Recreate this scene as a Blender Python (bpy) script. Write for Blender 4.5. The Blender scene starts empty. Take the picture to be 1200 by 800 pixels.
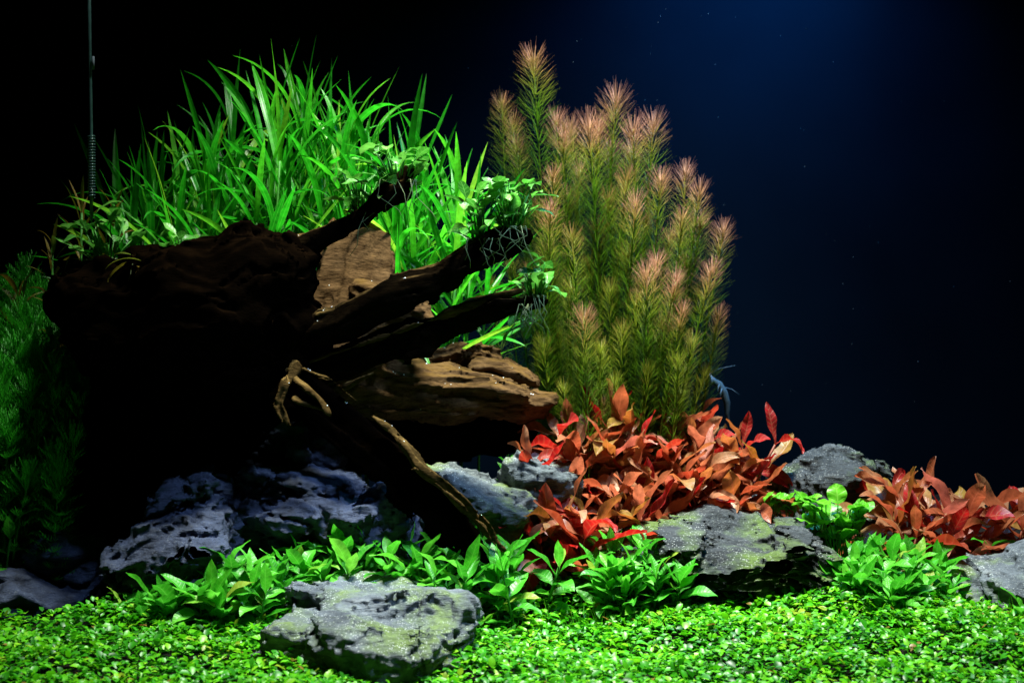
import bpy, math, random
import numpy as np
from mathutils import Vector, Matrix, Euler

random.seed(7)
rng = np.random.default_rng(7)
R = math.radians
scene = bpy.context.scene
col = scene.collection

# ------------------------------------------------------------------ camera, world, lamps, exposure
CAM_Z, CAM_D, FPX = 0.27, 1.2, 1600.0
cam_data = bpy.data.cameras.new('camera')
cam = bpy.data.objects.new('camera', cam_data)
col.objects.link(cam)
cam.location = (0, -CAM_D, CAM_Z)
cam.rotation_euler = (R(90), 0, 0)
cam_data.sensor_width = 36.0
cam_data.lens = FPX / 1200.0 * 36.0
cam_data.clip_start = 0.02
cam_data.clip_end = 50
cam_data.dof.use_dof = True
cam_data.dof.focus_distance = 1.17
cam_data.dof.aperture_fstop = 10
scene.camera = cam

world = bpy.data.worlds.new('World')
scene.world = world
world.use_nodes = True
world.node_tree.nodes['Background'].inputs[0].default_value = (0.1, 0.3, 1, 1)
world.node_tree.nodes['Background'].inputs[1].default_value = 0.0


def area(name, loc, target, sx, sy, power, color, spread):
    l = bpy.data.lights.new(name, 'AREA')
    l.shape = 'RECTANGLE'
    l.size, l.size_y = sx, sy
    l.energy = power
    l.color = color
    l.spread = R(spread)
    o = bpy.data.objects.new(name, l)
    col.objects.link(o)
    o.location = loc
    d = Vector(target) - Vector(loc)
    o.rotation_euler = d.to_track_quat('-Z', 'Y').to_euler()
    return o


# the tank's own overhead light bar, and the cooler bar at the back that washes the rear pane
area('lamp_main', (0.10, -0.04, 1.40), (0.09, -0.02, 0), 0.40, 0.07, 11.6, (0.95, 1.0, 0.88), 60)
area('lamp_front_blue', (0.26, -0.34, 1.05), (-0.12, 0.0, 0.08), 0.10, 0.05, 0.46, (0.42, 0.62, 1.0), 32)
area('lamp_rear_blue', (0.29, 0.32, 0.80), (0.27, 0.44, 0.30), 0.30, 0.04, 3.3, (0.05, 0.38, 0.85), 125)

scene.view_settings.view_transform = 'Standard'
scene.view_settings.look = 'None'
scene.view_settings.exposure = 0
scene.view_settings.gamma = 1
scene.render.engine = 'CYCLES'
scene.cycles.use_denoising = True
scene.cycles.max_bounces = 6
scene.cycles.transparent_max_bounces = 6


# ------------------------------------------------------------------ helpers
def P(px, py, Y):
    """photo pixel at depth Y -> world point"""
    d = CAM_D + Y
    return np.array([(px - 600) * d / FPX, Y, CAM_Z - (py - 400) * d / FPX])


def S(Y):
    return (CAM_D + Y) / FPX


def ground_z(x, y):
    """height of the soil"""
    x = np.asarray(x, float); y = np.asarray(y, float)
    z = np.interp(y, [-0.5, -0.27, -0.12, 0.0, 0.1, 0.2, 0.3, 0.45],
                  [0.012, 0.016, 0.026, 0.044, 0.066, 0.078, 0.080, 0.080])
    z = z + 0.006 * np.sin(x * 9 + 1) * np.sin(y * 11) + 0.003 * np.sin(x * 31 + y * 23)
    return z


def gz(x, y):
    return float(ground_z(x, y))


def tag(o, label=None, cat=None, group=None, kind=None):
    if label: o['label'] = label
    if cat: o['category'] = cat
    if group: o['group'] = group
    if kind: o['kind'] = kind
    return o


def thing(name, loc, label, cat, group=None):
    o = bpy.data.objects.new(name, None)
    o.empty_display_size = 0.01
    col.objects.link(o)
    o.location = tuple(loc)
    return tag(o, label, cat, group)


def add(name, me, parent=None, mat=None):
    o = bpy.data.objects.new(name, me)
    col.objects.link(o)
    if mat is not None and len(me.materials) == 0:
        me.materials.append(mat)
    if parent is not None:
        o.parent = parent
    return o


def mesh_np(name, V, F, smooth=True, attrs=None):
    """V (n,3); F (m,3) or (m,4) array or list of faces; attrs: dict name-> per vertex floats"""
    me = bpy.data.meshes.new(name)
    V = np.asarray(V, np.float32)
    if isinstance(F, np.ndarray):
        n, k = F.shape
        me.vertices.add(len(V)); me.loops.add(n * k); me.polygons.add(n)
        me.vertices.foreach_set('co', V.ravel())
        me.loops.foreach_set('vertex_index', F.astype(np.int32).ravel())
        me.polygons.foreach_set('loop_start', (np.arange(n) * k).astype(np.int32))
        me.update(calc_edges=True)
    else:
        me.from_pydata(V.tolist(), [], F)
    if smooth:
        me.polygons.foreach_set('use_smooth', np.ones(len(me.polygons), bool))
    for k, v in (attrs or {}).items():
        a = me.attributes.new(k, 'FLOAT', 'POINT')
        a.data.foreach_set('value', np.asarray(v, np.float32))
    me.update()
    return me


# ---- noise
_pr = np.random.default_rng(3)
PERM = np.concatenate([_pr.permutation(256)] * 3)
GR = _pr.normal(size=(256, 3)); GR = (GR / np.linalg.norm(GR, axis=1)[:, None]).astype(np.float32)


def noise(p):
    p = np.asarray(p, np.float32)
    i = np.floor(p); f = p - i
    i = i.astype(np.int32)
    i &= 255
    u = f * f * f * (f * (f * 6 - 15) + 10)
    out = 0
    for dx in (0, 1):
        wx = u[:, 0] if dx else 1 - u[:, 0]
        for dy in (0, 1):
            wy = u[:, 1] if dy else 1 - u[:, 1]
            for dz in (0, 1):
                wz = u[:, 2] if dz else 1 - u[:, 2]
                h = PERM[PERM[PERM[(i[:, 0] + dx) & 255] + ((i[:, 1] + dy) & 255)] + ((i[:, 2] + dz) & 255)]
                g = GR[h]
                out = out + wx * wy * wz * (g[:, 0] * (f[:, 0] - dx) + g[:, 1] * (f[:, 1] - dy) + g[:, 2] * (f[:, 2] - dz))
    return out * 1.6


def fbm(p, o=3, ridged=False):
    a, s = 1.0, 0
    for k in range(o):
        n = noise(p * 2.03 ** k + 17.3 * k)
        s = s + a * ((1 - 2 * np.abs(n)) if ridged else n)
        a *= 0.5
    return s


# ---- surface nets
def surface_nets(f, lo, hi, h):
    lo = np.asarray(lo, float); hi = np.asarray(hi, float)
    n = np.ceil((hi - lo) / h).astype(int) + 1
    ax = [lo[i] + np.arange(n[i]) * h for i in range(3)]
    B = 6
    nb = (n + B - 1) // B
    cen = np.stack(np.meshgrid(*[lo[i] + (np.arange(nb[i]) * B + (B - 1) / 2) * h for i in range(3)], indexing='ij'), -1).reshape(-1, 3)
    dc = f(cen)
    hot = np.abs(dc) < B * h * 0.87 * 1.35 + 0.012
    D = np.repeat(np.repeat(np.repeat(dc.reshape(nb), B, 0), B, 1), B, 2)
    loc = np.stack(np.meshgrid(np.arange(B), np.arange(B), np.arange(B), indexing='ij'), -1).reshape(-1, 3)
    bi = np.argwhere(hot.reshape(nb)) * B
    ijk = (bi[:, None, :] + loc[None]).reshape(-1, 3)
    D[tuple(ijk.T)] = f(lo + ijk * h)
    D = D[:n[0], :n[1], :n[2]]
    ins = D < 0
    c = [(a, b, d) for a in (0, 1) for b in (0, 1) for d in (0, 1)]
    sl = lambda A, o: A[o[0]:n[0] - 1 + o[0], o[1]:n[1] - 1 + o[1], o[2]:n[2] - 1 + o[2]]
    cnt = sum(sl(ins, o).astype(np.int8) for o in c)
    act = (cnt > 0) & (cnt < 8)
    idx = -np.ones(act.shape, int)
    ia = np.argwhere(act)
    idx[act] = np.arange(len(ia))
    cd = {o: sl(D, o)[act] for o in c}
    acc = np.zeros((len(ia), 3)); num = np.zeros(len(ia))
    for a in c:
        for k in range(3):
            if a[k] == 0:
                b = list(a); b[k] = 1; b = tuple(b)
                da, db = cd[a], cd[b]
                m = (da < 0) != (db < 0)
                t = np.where(m, da / np.where(m, da - db, 1), 0)
                p = np.array(a, float)[None, :] + 0 * acc
                p[:, k] = t
                acc += np.where(m[:, None], p, 0); num += m
    V = lo + (ia + acc / num[:, None]) * h
    Fs = []
    for k in range(3):
        i1, i2 = (k + 1) % 3, (k + 2) % 3
        s0 = [slice(1, -1)] * 3; s0[k] = slice(0, -1)
        s1 = [slice(1, -1)] * 3; s1[k] = slice(1, None)
        A, B = ins[tuple(s0)], ins[tuple(s1)]
        e = np.argwhere(A != B)
        if len(e) == 0: continue
        fl = A[tuple(e.T)]
        off = np.ones(3, int); off[k] = 0
        e = e + off
        u = np.zeros(3, int); u[i1] = 1
        v = np.zeros(3, int); v[i2] = 1
        q = np.stack([idx[tuple((e - u - v).T)], idx[tuple((e - v).T)], idx[tuple(e.T)], idx[tuple((e - u).T)]], 1)
        q[~fl] = q[~fl][:, ::-1]
        Fs.append(q)
    F = np.concatenate(Fs)
    F = F[(F >= 0).all(1)]
    return V, F


def near(D, G, w, fn):
    """add fn(G) only where |D|<w"""
    m = np.abs(D) < w
    D = D.copy()
    D[m] += fn(G[m])
    return D


# ------------------------------------------------------------------ materials
def nt(name):
    m = bpy.data.materials.new(name)
    m.use_nodes = True
    t = m.node_tree
    b = t.nodes['Principled BSDF']
    return m, t, b


def node(t, typ, **kw):
    n = t.nodes.new(typ)
    for k, v in kw.items():
        if k.startswith('i_'):
            n.inputs[k[2:].replace('_', ' ')].default_value = v
        else:
            setattr(n, k, v)
    return n


def ramp(t, fac, stops, interp='LINEAR'):
    n = t.nodes.new('ShaderNodeValToRGB')
    e = n.color_ramp.elements
    n.color_ramp.interpolation = interp
    while len(e) < len(stops): e.new(0.5)
    for el, (p, c) in zip(e, stops):
        el.position = p
        el.color = (*c, 1) if len(c) == 3 else c
    t.links.new(fac, n.inputs[0])
    return n


def mix(t, fac, a, b, blend='MIX'):
    n = t.nodes.new('ShaderNodeMix')
    n.data_type = 'RGBA'; n.blend_type = blend
    for s, v in ((n.inputs[0], fac), (n.inputs[6], a), (n.inputs[7], b)):
        if isinstance(v, bpy.types.NodeSocket): t.links.new(v, s)
        elif isinstance(v, (int, float)): s.default_value = v
        else: s.default_value = (*v, 1)
    return n.outputs[2]


def mathn(t, op, a, b=None, clamp=False):
    n = t.nodes.new('ShaderNodeMath'); n.operation = op; n.use_clamp = clamp
    for s, v in ((n.inputs[0], a), (n.inputs[1], b)):
        if v is None: continue
        if isinstance(v, bpy.types.NodeSocket): t.links.new(v, s)
        else: s.default_value = v
    return n.outputs[0]


def texnoise(t, scale, detail=4, coords='Object', vec_scale=None, rough=0.6):
    tc = t.nodes.new('ShaderNodeTexCoord')
    n = node(t, 'ShaderNodeTexNoise', i_Scale=scale, i_Detail=detail, i_Roughness=rough)
    if vec_scale:
        mp = t.nodes.new('ShaderNodeMapping'); mp.inputs['Scale'].default_value = vec_scale
        t.links.new(tc.outputs[coords], mp.inputs[0]); t.links.new(mp.outputs[0], n.inputs['Vector'])
    else:
        t.links.new(tc.outputs[coords], n.inputs['Vector'])
    return n.outputs['Fac']


def leaf_mat(name, stops, transl=0.35, rough=0.4, rib=(0.5, 0.8, 0.3), rib_f=0.35, attr=None, vein=10.0, spec=0.35, tboost=1.3, trcol=None, grad=None):
    """thin leaf: colour by object random (or by an attribute), pale midrib, veins, translucency"""
    m, t, b = nt(name)
    if attr:
        a = node(t, 'ShaderNodeAttribute', attribute_name=attr)
        fac = a.outputs['Fac']
    else:
        fac = node(t, 'ShaderNodeObjectInfo').outputs['Random']
    c = ramp(t, fac, stops).outputs[0]
    n = texnoise(t, 130, 3)
    nr = ramp(t, n, [(0.3, (0.62, 0.62, 0.62)), (0.7, (1.25, 1.25, 1.25))]).outputs[0]
    c = mix(t, 1.0, c, nr, 'MULTIPLY')
    bump = None
    if rib_f > 0:
        v = node(t, 'ShaderNodeAttribute', attribute_name='lv').outputs['Fac']
        u = node(t, 'ShaderNodeAttribute', attribute_name='lu').outputs['Fac']
        av = mathn(t, 'ABSOLUTE', v)
        if grad:
            gf = mathn(t, 'MULTIPLY', mathn(t, 'SUBTRACT', 1.0, mathn(t, 'MULTIPLY', u, 1.3), True), grad[1])
            c = mix(t, gf, c, grad[0])
            sp = ramp(t, texnoise(t, 420, 3), [(0.60, (0, 0, 0)), (0.68, (1, 1, 1))]).outputs[0]
            c = mix(t, mathn(t, 'MULTIPLY', sp, 0.5), c, (0.12, 0.05, 0.015))
        r = mathn(t, 'SUBTRACT', 1.0, mathn(t, 'MULTIPLY', av, 9.0), True)
        ph = mathn(t, 'SUBTRACT', mathn(t, 'MULTIPLY', u, vein * 6.28), mathn(t, 'MULTIPLY', av, 5.0))
        w = mathn(t, 'POWER', mathn(t, 'ADD', mathn(t, 'MULTIPLY', mathn(t, 'SINE', ph), 0.5), 0.5), 8.0)
        r2 = mathn(t, 'MAXIMUM', r, mathn(t, 'MULTIPLY', w, 0.45), True)
        c = mix(t, mathn(t, 'MULTIPLY', r2, rib_f), c, rib)
        bm = node(t, 'ShaderNodeBump', i_Strength=0.5, i_Distance=0.0006)
        t.links.new(mathn(t, 'SUBTRACT', 1.0, r2), bm.inputs['Height'])
        bump = bm.outputs[0]
        t.links.new(bump, b.inputs['Normal'])
    t.links.new(c, b.inputs['Base Color'])
    b.inputs['Roughness'].default_value = rough
    b.inputs['Specular IOR Level'].default_value = spec
    tr = t.nodes.new('ShaderNodeBsdfTranslucent')
    tc = mix(t, 1.0, c, trcol or (tboost, tboost, tboost), 'MULTIPLY')
    t.links.new(tc, tr.inputs['Color'])
    ms = t.nodes.new('ShaderNodeMixShader'); ms.inputs[0].default_value = transl
    t.links.new(b.outputs[0], ms.inputs[1]); t.links.new(tr.outputs[0], ms.inputs[2])
    t.links.new(ms.outputs[0], t.nodes['Material Output'].inputs['Surface'])
    return m


def rock_mat(name, dark, light, moss=0.5, speck=0.6, mosscol=(0.09, 0.14, 0.02), streak=0.3):
    m, t, b = nt(name)
    n1 = texnoise(t, 34, 9, rough=0.72)
    c = ramp(t, n1, [(0.30, dark), (0.52, tuple(0.5 * (a + d) for a, d in zip(dark, light))), (0.72, light)]).outputs[0]
    # pale mineral streaks
    n2 = texnoise(t, 26, 5, vec_scale=(0.6, 0.6, 3.2))
    st = ramp(t, n2, [(0.60, (0, 0, 0)), (0.68, (1, 1, 1))]).outputs[0]
    c = mix(t, mathn(t, 'MULTIPLY', st, streak), c, (0.42, 0.45, 0.48))
    geo = t.nodes.new('ShaderNodeNewGeometry')
    sx = t.nodes.new('ShaderNodeSeparateXYZ'); t.links.new(geo.outputs['Normal'], sx.inputs[0])
    up = mathn(t, 'MULTIPLY', mathn(t, 'SUBTRACT', sx.outputs[2], 0.35), 2.2, True)
    # grit and algae settled on the level parts
    v = node(t, 'ShaderNodeTexVoronoi', i_Scale=620.0)
    tc = t.nodes.new('ShaderNodeTexCoord'); t.links.new(tc.outputs['Object'], v.inputs['Vector'])
    sep = t.nodes.new('ShaderNodeSeparateColor'); t.links.new(v.outputs['Color'], sep.inputs[0])
    grit = mathn(t, 'MULTIPLY', mathn(t, 'GREATER_THAN', sep.outputs[0], 0.70), mathn(t, 'LESS_THAN', v.outputs['Distance'], 0.42))
    gm = ramp(t, texnoise(t, 22, 5), [(0.40, (0.08, 0.08, 0.08)), (0.62, (1, 1, 1))]).outputs[0]
    grit = mathn(t, 'MULTIPLY', grit, gm)
    n3 = texnoise(t, 16, 4)
    mm = ramp(t, n3, [(0.44, (0, 0, 0)), (0.60, (1, 1, 1))]).outputs[0]
    n4 = texnoise(t, 260, 3)
    mcol = mix(t, n4, tuple(0.35 * a for a in mosscol), tuple(1.9 * a for a in mosscol))
    c = mix(t, mathn(t, 'MULTIPLY', mathn(t, 'MULTIPLY', mm, up), moss), c, mcol)
    c = mix(t, mathn(t, 'MULTIPLY', mathn(t, 'MULTIPLY', grit, up), speck), c, (0.50, 0.54, 0.54))
    t.links.new(c, b.inputs['Base Color'])
    b.inputs['Roughness'].default_value = 0.72
    b.inputs['Specular IOR Level'].default_value = 0.25
    nb = texnoise(t, 120, 8, rough=0.75)
    bm = node(t, 'ShaderNodeBump', i_Strength=1.0, i_Distance=0.0034)
    t.links.new(nb, bm.inputs['Height'])
    bm2 = node(t, 'ShaderNodeBump', i_Strength=0.9, i_Distance=0.008)
    t.links.new(n2, bm2.inputs['Height']); t.links.new(bm.outputs[0], bm2.inputs['Normal'])
    t.links.new(bm2.outputs[0], b.inputs['Normal'])
    return m


def wood_mat(name, dark, light, lit_tint=(0.15, 0.09, 0.025), cf=0.0):
    """waterlogged wood; level tops tinted ochre, as if lit from above"""
    m, t, b = nt(name)
    g = texnoise(t, 95, 7, vec_scale=(0.4, 1, 1.4), rough=0.75)
    g2 = texnoise(t, 420, 4, vec_scale=(0.16, 1, 1.2), rough=0.7)
    g = mathn(t, 'ADD', mathn(t, 'MULTIPLY', g, 0.55), mathn(t, 'MULTIPLY', g2, 0.45))
    c = ramp(t, g, [(0.36, dark), (0.62, light)]).outputs[0]
    n = texnoise(t, 40, 5)
    geo = t.nodes.new('ShaderNodeNewGeometry')
    sx = t.nodes.new('ShaderNodeSeparateXYZ'); t.links.new(geo.outputs['Normal'], sx.inputs[0])
    up = mathn(t, 'MULTIPLY', mathn(t, 'SUBTRACT', sx.outputs[2], 0.62), 5.0, True)  # mask of upward faces, where top light is put into the colour
    cm = mathn(t, 'MULTIPLY', mathn(t, 'MULTIPLY', ramp(t, n, [(0.36, (0.1, 0.1, 0.1)), (0.62, (1, 1, 1))]).outputs[0], up), cf)
    n2 = texnoise(t, 220, 3)
    cc = mix(t, n2, tuple(0.5 * a for a in lit_tint), tuple(1.5 * a for a in lit_tint))
    c = mix(t, cm, c, cc)
    t.links.new(c, b.inputs['Base Color'])
    b.inputs['Roughness'].default_value = 1.0
    b.inputs['Specular IOR Level'].default_value = 0.0
    bm = node(t, 'ShaderNodeBump', i_Strength=0.9, i_Distance=0.0022)
    t.links.new(g, bm.inputs['Height'])
    t.links.new(bm.outputs[0], b.inputs['Normal'])
    return m


def plain(name, colr, rough=0.6, spec=0.3, trans=0.0, noise_scale=90):
    m, t, b = nt(name)
    n = texnoise(t, noise_scale, 3)
    c = ramp(t, n, [(0.3, tuple(0.7 * a for a in colr)), (0.7, tuple(1.2 * a for a in colr))]).outputs[0]
    t.links.new(c, b.inputs['Base Color'])
    b.inputs['Roughness'].default_value = rough
    b.inputs['Specular IOR Level'].default_value = spec
    b.inputs['Transmission Weight'].default_value = trans
    return m


M = {}
M['soil'] = plain('soil', (0.008, 0.007, 0.006), 0.95, 0.05)
M['back'] = plain('rear_pane', (0.0014, 0.0042, 0.0095), 0.9, 0.0, noise_scale=3)
M['carpet'] = leaf_mat('carpet_leaf', [(0.0, (0.008, 0.09, 0.002)), (0.35, (0.030, 0.27, 0.004)), (0.8, (0.12, 0.47, 0.006)), (0.97, (0.26, 0.56, 0.02)), (1.0, (0.2, 0.12, 0.02))],
                      transl=0.3, rough=0.40, rib_f=0.0, attr='rnd', spec=0.35)
M['broad'] = leaf_mat('broad_leaf', [(0.0, (0.02, 0.20, 0.008)), (0.6, (0.05, 0.36, 0.015)), (0.93, (0.11, 0.48, 0.03)), (1.0, (0.24, 0.30, 0.03))],
                     transl=0.35, rough=0.42, rib=(0.2, 0.6, 0.08), rib_f=0.4)
M['round'] = leaf_mat('round_leaf', [(0.0, (0.06, 0.36, 0.01)), (1.0, (0.16, 0.55, 0.03))], transl=0.35, rough=0.35, rib=(0.4, 0.75, 0.15), rib_f=0.4, vein=3)
M['blade'] = leaf_mat('blade_leaf', [(0.0, (0.008, 0.20, 0.006)), (0.55, (0.02, 0.36, 0.01)), (0.85, (0.07, 0.46, 0.015)), (1.0, (0.25, 0.55, 0.03))],
                     transl=0.45, rough=0.36, rib=(0.15, 0.6, 0.06), rib_f=0.3, vein=0.0, spec=0.5)
M['red'] = leaf_mat('red_leaf', [(0.0, (0.25, 0.005, 0.010)), (0.15, (0.36, 0.014, 0.016)), (0.22, (0.30, 0.085, 0.035)), (0.45, (0.36, 0.16, 0.075)), (0.62, (0.42, 0.215, 0.12)), (0.76, (0.32, 0.18, 0.045)), (0.88, (0.23, 0.15, 0.018)), (1.0, (0.50, 0.21, 0.17))],
                   transl=0.42, rough=0.40, rib=(0.45, 0.18, 0.10), rib_f=0.5, vein=9, trcol=(1.25, 0.65, 0.55), grad=((0.17, 0.025, 0.014), 0.55))
M['red_stem'] = plain('red_stem', (0.16, 0.035, 0.015), 0.5)
M['anubias'] = leaf_mat('anubias_leaf', [(0.0, (0.015, 0.10, 0.01)), (0.6, (0.05, 0.24, 0.02)), (1.0, (0.14, 0.42, 0.06))], transl=0.25, rough=0.42, rib=(0.2, 0.5, 0.1), rib_f=0.4, vein=6, spec=0.35)
M['root'] = plain('pale_root', (0.14, 0.19, 0.08), 0.6)
M['rhizome'] = plain('rhizome', (0.03, 0.06, 0.015), 0.7)
M['bronze'] = leaf_mat('bronze_leaf', [(0.0, (0.05, 0.10, 0.008)), (0.5, (0.14, 0.12, 0.01)), (1.0, (0.22, 0.12, 0.015))], transl=0.3, rough=0.4, rib=(0.3, 0.3, 0.05), rib_f=0.25)
M['needle'] = leaf_mat('needle_leaf', [(0.0, (0.025, 0.085, 0.005)), (0.40, (0.07, 0.17, 0.008)), (0.66, (0.20, 0.22, 0.02)), (0.84, (0.30, 0.155, 0.06)), (1.0, (0.37, 0.16, 0.125))],
                       transl=0.3, rough=0.55, rib_f=0.0, attr='rnd', spec=0.2)
M['needle_stem'] = plain('needle_stem', (0.16, 0.26, 0.03), 0.5)
M['feather'] = leaf_mat('feather_leaf', [(0.0, (0.016, 0.20, 0.008)), (1.0, (0.05, 0.46, 0.025))], transl=0.3, rough=0.5, rib_f=0.0, attr='rnd')
M['green_stem'] = plain('green_stem', (0.04, 0.22, 0.02), 0.5)
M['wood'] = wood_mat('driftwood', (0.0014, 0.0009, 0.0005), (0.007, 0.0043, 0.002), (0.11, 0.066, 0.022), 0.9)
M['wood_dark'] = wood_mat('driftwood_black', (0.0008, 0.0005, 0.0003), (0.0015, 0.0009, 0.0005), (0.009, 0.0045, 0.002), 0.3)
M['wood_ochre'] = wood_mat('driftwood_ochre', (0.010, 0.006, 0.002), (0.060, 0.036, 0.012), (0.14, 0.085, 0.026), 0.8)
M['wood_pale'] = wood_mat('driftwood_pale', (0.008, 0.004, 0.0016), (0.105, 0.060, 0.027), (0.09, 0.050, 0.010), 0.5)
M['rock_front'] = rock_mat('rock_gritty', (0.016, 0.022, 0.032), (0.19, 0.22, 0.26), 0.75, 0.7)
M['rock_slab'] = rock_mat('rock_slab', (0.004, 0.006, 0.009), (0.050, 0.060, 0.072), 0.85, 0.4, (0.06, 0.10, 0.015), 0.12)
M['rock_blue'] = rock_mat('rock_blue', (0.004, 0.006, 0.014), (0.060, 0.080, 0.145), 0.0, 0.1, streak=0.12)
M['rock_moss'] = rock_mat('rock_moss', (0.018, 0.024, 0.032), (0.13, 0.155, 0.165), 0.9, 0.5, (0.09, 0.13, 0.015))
M['bubble'] = plain('bubble', (0.85, 0.88, 0.88), 0.15, 0.8)
M['speck'] = plain('speck', (0.10, 0.13, 0.17), 0.8)
M['glass'] = plain('dark_glass', (0.03, 0.07, 0.07), 0.2, 0.4)
M['shrimp'] = plain('shrimp', (0.05, 0.11, 0.19), 0.45, 0.4)

# ------------------------------------------------------------------ the setting
nx, ny = 150, 90
gx = np.linspace(-1.1, 1.1, nx); gy = np.linspace(-0.40, 0.44, ny)
X, Yg = np.meshgrid(gx, gy, indexing='ij')
Z = ground_z(X, Yg) + 0.0022 * noise(np.stack([X.ravel() * 70, Yg.ravel() * 70, 0 * X.ravel()], 1)).reshape(X.shape)
ii = np.arange(nx * ny).reshape(nx, ny)
F = np.stack([ii[:-1, :-1], ii[1:, :-1], ii[1:, 1:], ii[:-1, 1:]], -1).reshape(-1, 4)
tag(add('ground', mesh_np('ground', np.stack([X, Yg, Z], -1).reshape(-1, 3), F), mat=M['soil']), kind='structure')
V = [(-1.1, .44, -.02), (1.1, .44, -.02), (1.1, .44, .95), (-1.1, .44, .95), (-1.1, .452, -.02), (1.1, .452, -.02), (1.1, .452, .95), (-1.1, .452, .95)]
Fq = [(0, 1, 2, 3), (7, 6, 5, 4), (0, 4, 5, 1), (1, 5, 6, 2), (2, 6, 7, 3), (3, 7, 4, 0)]
tag(add('back_wall', mesh_np('back_wall', V, Fq, False), mat=M['back']), kind='structure')


# ------------------------------------------------------------------ driftwood
def limb_sdf(pts, sa, grain=1.0, warp=0.0):
    """pts: list of (px,py,Y,r_up_px,r_side_px); sa unused seed"""
    C = np.array([P(*p[:3]) for p in pts])
    RU = np.array([p[3] * S(p[2]) for p in pts]); RV = np.array([p[4] * S(p[2]) for p in pts])
    lens = np.concatenate([[0], np.cumsum(np.linalg.norm(np.diff(C, axis=0), axis=1))])

    def f(G):
        if warp:
            G2 = G + warp * np.stack([noise(G * 22 + sa), noise(G * 22 + sa + 31), noise(G * 22 + sa + 57)], 1)
        else:
            G2 = G
        best = np.full(len(G), 9.0); bt = np.zeros(len(G)); off = np.zeros_like(G)
        for k in range(len(C) - 1):
            a, b = C[k], C[k + 1]
            ab = b - a; L = np.linalg.norm(ab)
            t = np.clip(((G2 - a) @ ab) / L ** 2, 0, 1)
            o = G2 - (a + t[:, None] * ab)
            d0 = ab / L
            side = np.cross(d0, (0, 0, 1.0))
            if np.linalg.norm(side) < 0.2: side = np.array((0, 1.0, 0))
            # keep the side axis in depth so that sections stay upright
            side = np.array((0, 1.0, 0)) - d0 * d0[1]; side /= np.linalg.norm(side)
            upv = np.cross(side, d0)
            ru = RU[k] + (RU[k + 1] - RU[k]) * t; rv = RV[k] + (RV[k + 1] - RV[k]) * t
            uo, vo, lo_ = o @ upv, o @ side, o @ d0
            r = np.minimum(ru, rv)
            d = (np.sqrt((uo / ru) ** 2 + (vo / rv) ** 2 + (lo_ / r) ** 2) - 1) * r
            m = d < best
            best = np.where(m, d, best); bt = np.where(m, lens[k] + t * L, bt)
            off = np.where(m[:, None], np.stack([uo, vo, lo_ * 0.3], 1), off)
        w = 0.015

        def det(Gm, m):
            q = np.stack([off[m][:, 0] * 150, off[m][:, 1] * 150, bt[m] * 14 + sa], 1)
            q2 = np.stack([off[m][:, 0] * 55 + 9, off[m][:, 1] * 55, bt[m] * 9 + sa], 1)
            q3 = np.stack([off[m][:, 0] * 80 + 3, off[m][:, 1] * 80, bt[m] * 5 + sa], 1)
            q4 = np.stack([off[m][:, 0] * 330, off[m][:, 1] * 330, bt[m] * 22 + sa], 1)
            return grain * (-0.0048 * (1 - 2.2 * np.abs(noise(q3))) - 0.0016 * fbm(q, 2, True) + 0.005 * noise(q2) - 0.0009 * (1 - 2 * np.abs(noise(q4))) + 0.003 * noise(Gm * 60 + sa) + 0.0045)
        m = np.abs(best) < w
        out = best.copy()
        out[m] += det(G[m], m)
        return out
    r = max(RU.max(), RV.max()) + 0.014
    return f, C.min(0) - r, C.max(0) + r


bubble_pts = []


def limb(name, pts, parent, mat, h=0.0022, seed=0.0, grain=1.0, warp=0.006, bubbles=True, under=None):
    f, lo, hi = limb_sdf(pts, seed, grain, warp)
    V, F = surface_nets(f, lo, hi, h)
    base = np.array(parent.location)
    o = add(name, mesh_np(name, V - base, F), under or parent, mat)
    me = o.data
    nrm = np.empty(len(me.vertices) * 3, np.float32); me.vertices.foreach_get('normal', nrm)
    nrm = nrm.reshape(-1, 3)
    cl = noise(V * 45 + 5)
    m = np.where((nrm[:, 2] > 0.55) & (cl > 0.12))[0]
    if len(m) and bubbles:
        bubble_pts.append(V[rng.choice(m, max(1, len(m) // 55))])
    return o


wood_base = P(210, 590, 0.06)
wood_base[2] = gz(wood_base[0], wood_base[1])
wood = thing('driftwood', wood_base, 'large dark driftwood stump with root branches fanning out over the rocks', 'driftwood')
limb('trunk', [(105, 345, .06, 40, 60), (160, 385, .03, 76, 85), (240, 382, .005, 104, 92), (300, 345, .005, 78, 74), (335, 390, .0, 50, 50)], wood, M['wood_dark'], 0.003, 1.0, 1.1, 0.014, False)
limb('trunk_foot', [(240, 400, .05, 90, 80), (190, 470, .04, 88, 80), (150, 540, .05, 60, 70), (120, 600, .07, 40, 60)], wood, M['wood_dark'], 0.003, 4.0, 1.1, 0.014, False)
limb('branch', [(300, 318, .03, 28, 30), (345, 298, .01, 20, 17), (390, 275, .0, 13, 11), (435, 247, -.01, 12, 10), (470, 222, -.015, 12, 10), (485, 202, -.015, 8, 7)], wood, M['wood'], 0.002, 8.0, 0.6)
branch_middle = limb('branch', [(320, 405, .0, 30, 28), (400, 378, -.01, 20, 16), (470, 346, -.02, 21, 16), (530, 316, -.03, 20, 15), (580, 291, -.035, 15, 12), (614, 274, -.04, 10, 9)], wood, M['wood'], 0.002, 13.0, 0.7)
branch_low = limb('branch', [(345, 440, .0, 14, 14), (410, 420, -.0, 18, 12), (480, 399, -.01, 21, 12), (540, 377, -.015, 20, 11), (590, 360, -.02, 14, 10), (634, 352, -.02, 8, 8)], wood, M['wood'], 0.002, 19.0, 0.7)
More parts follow.
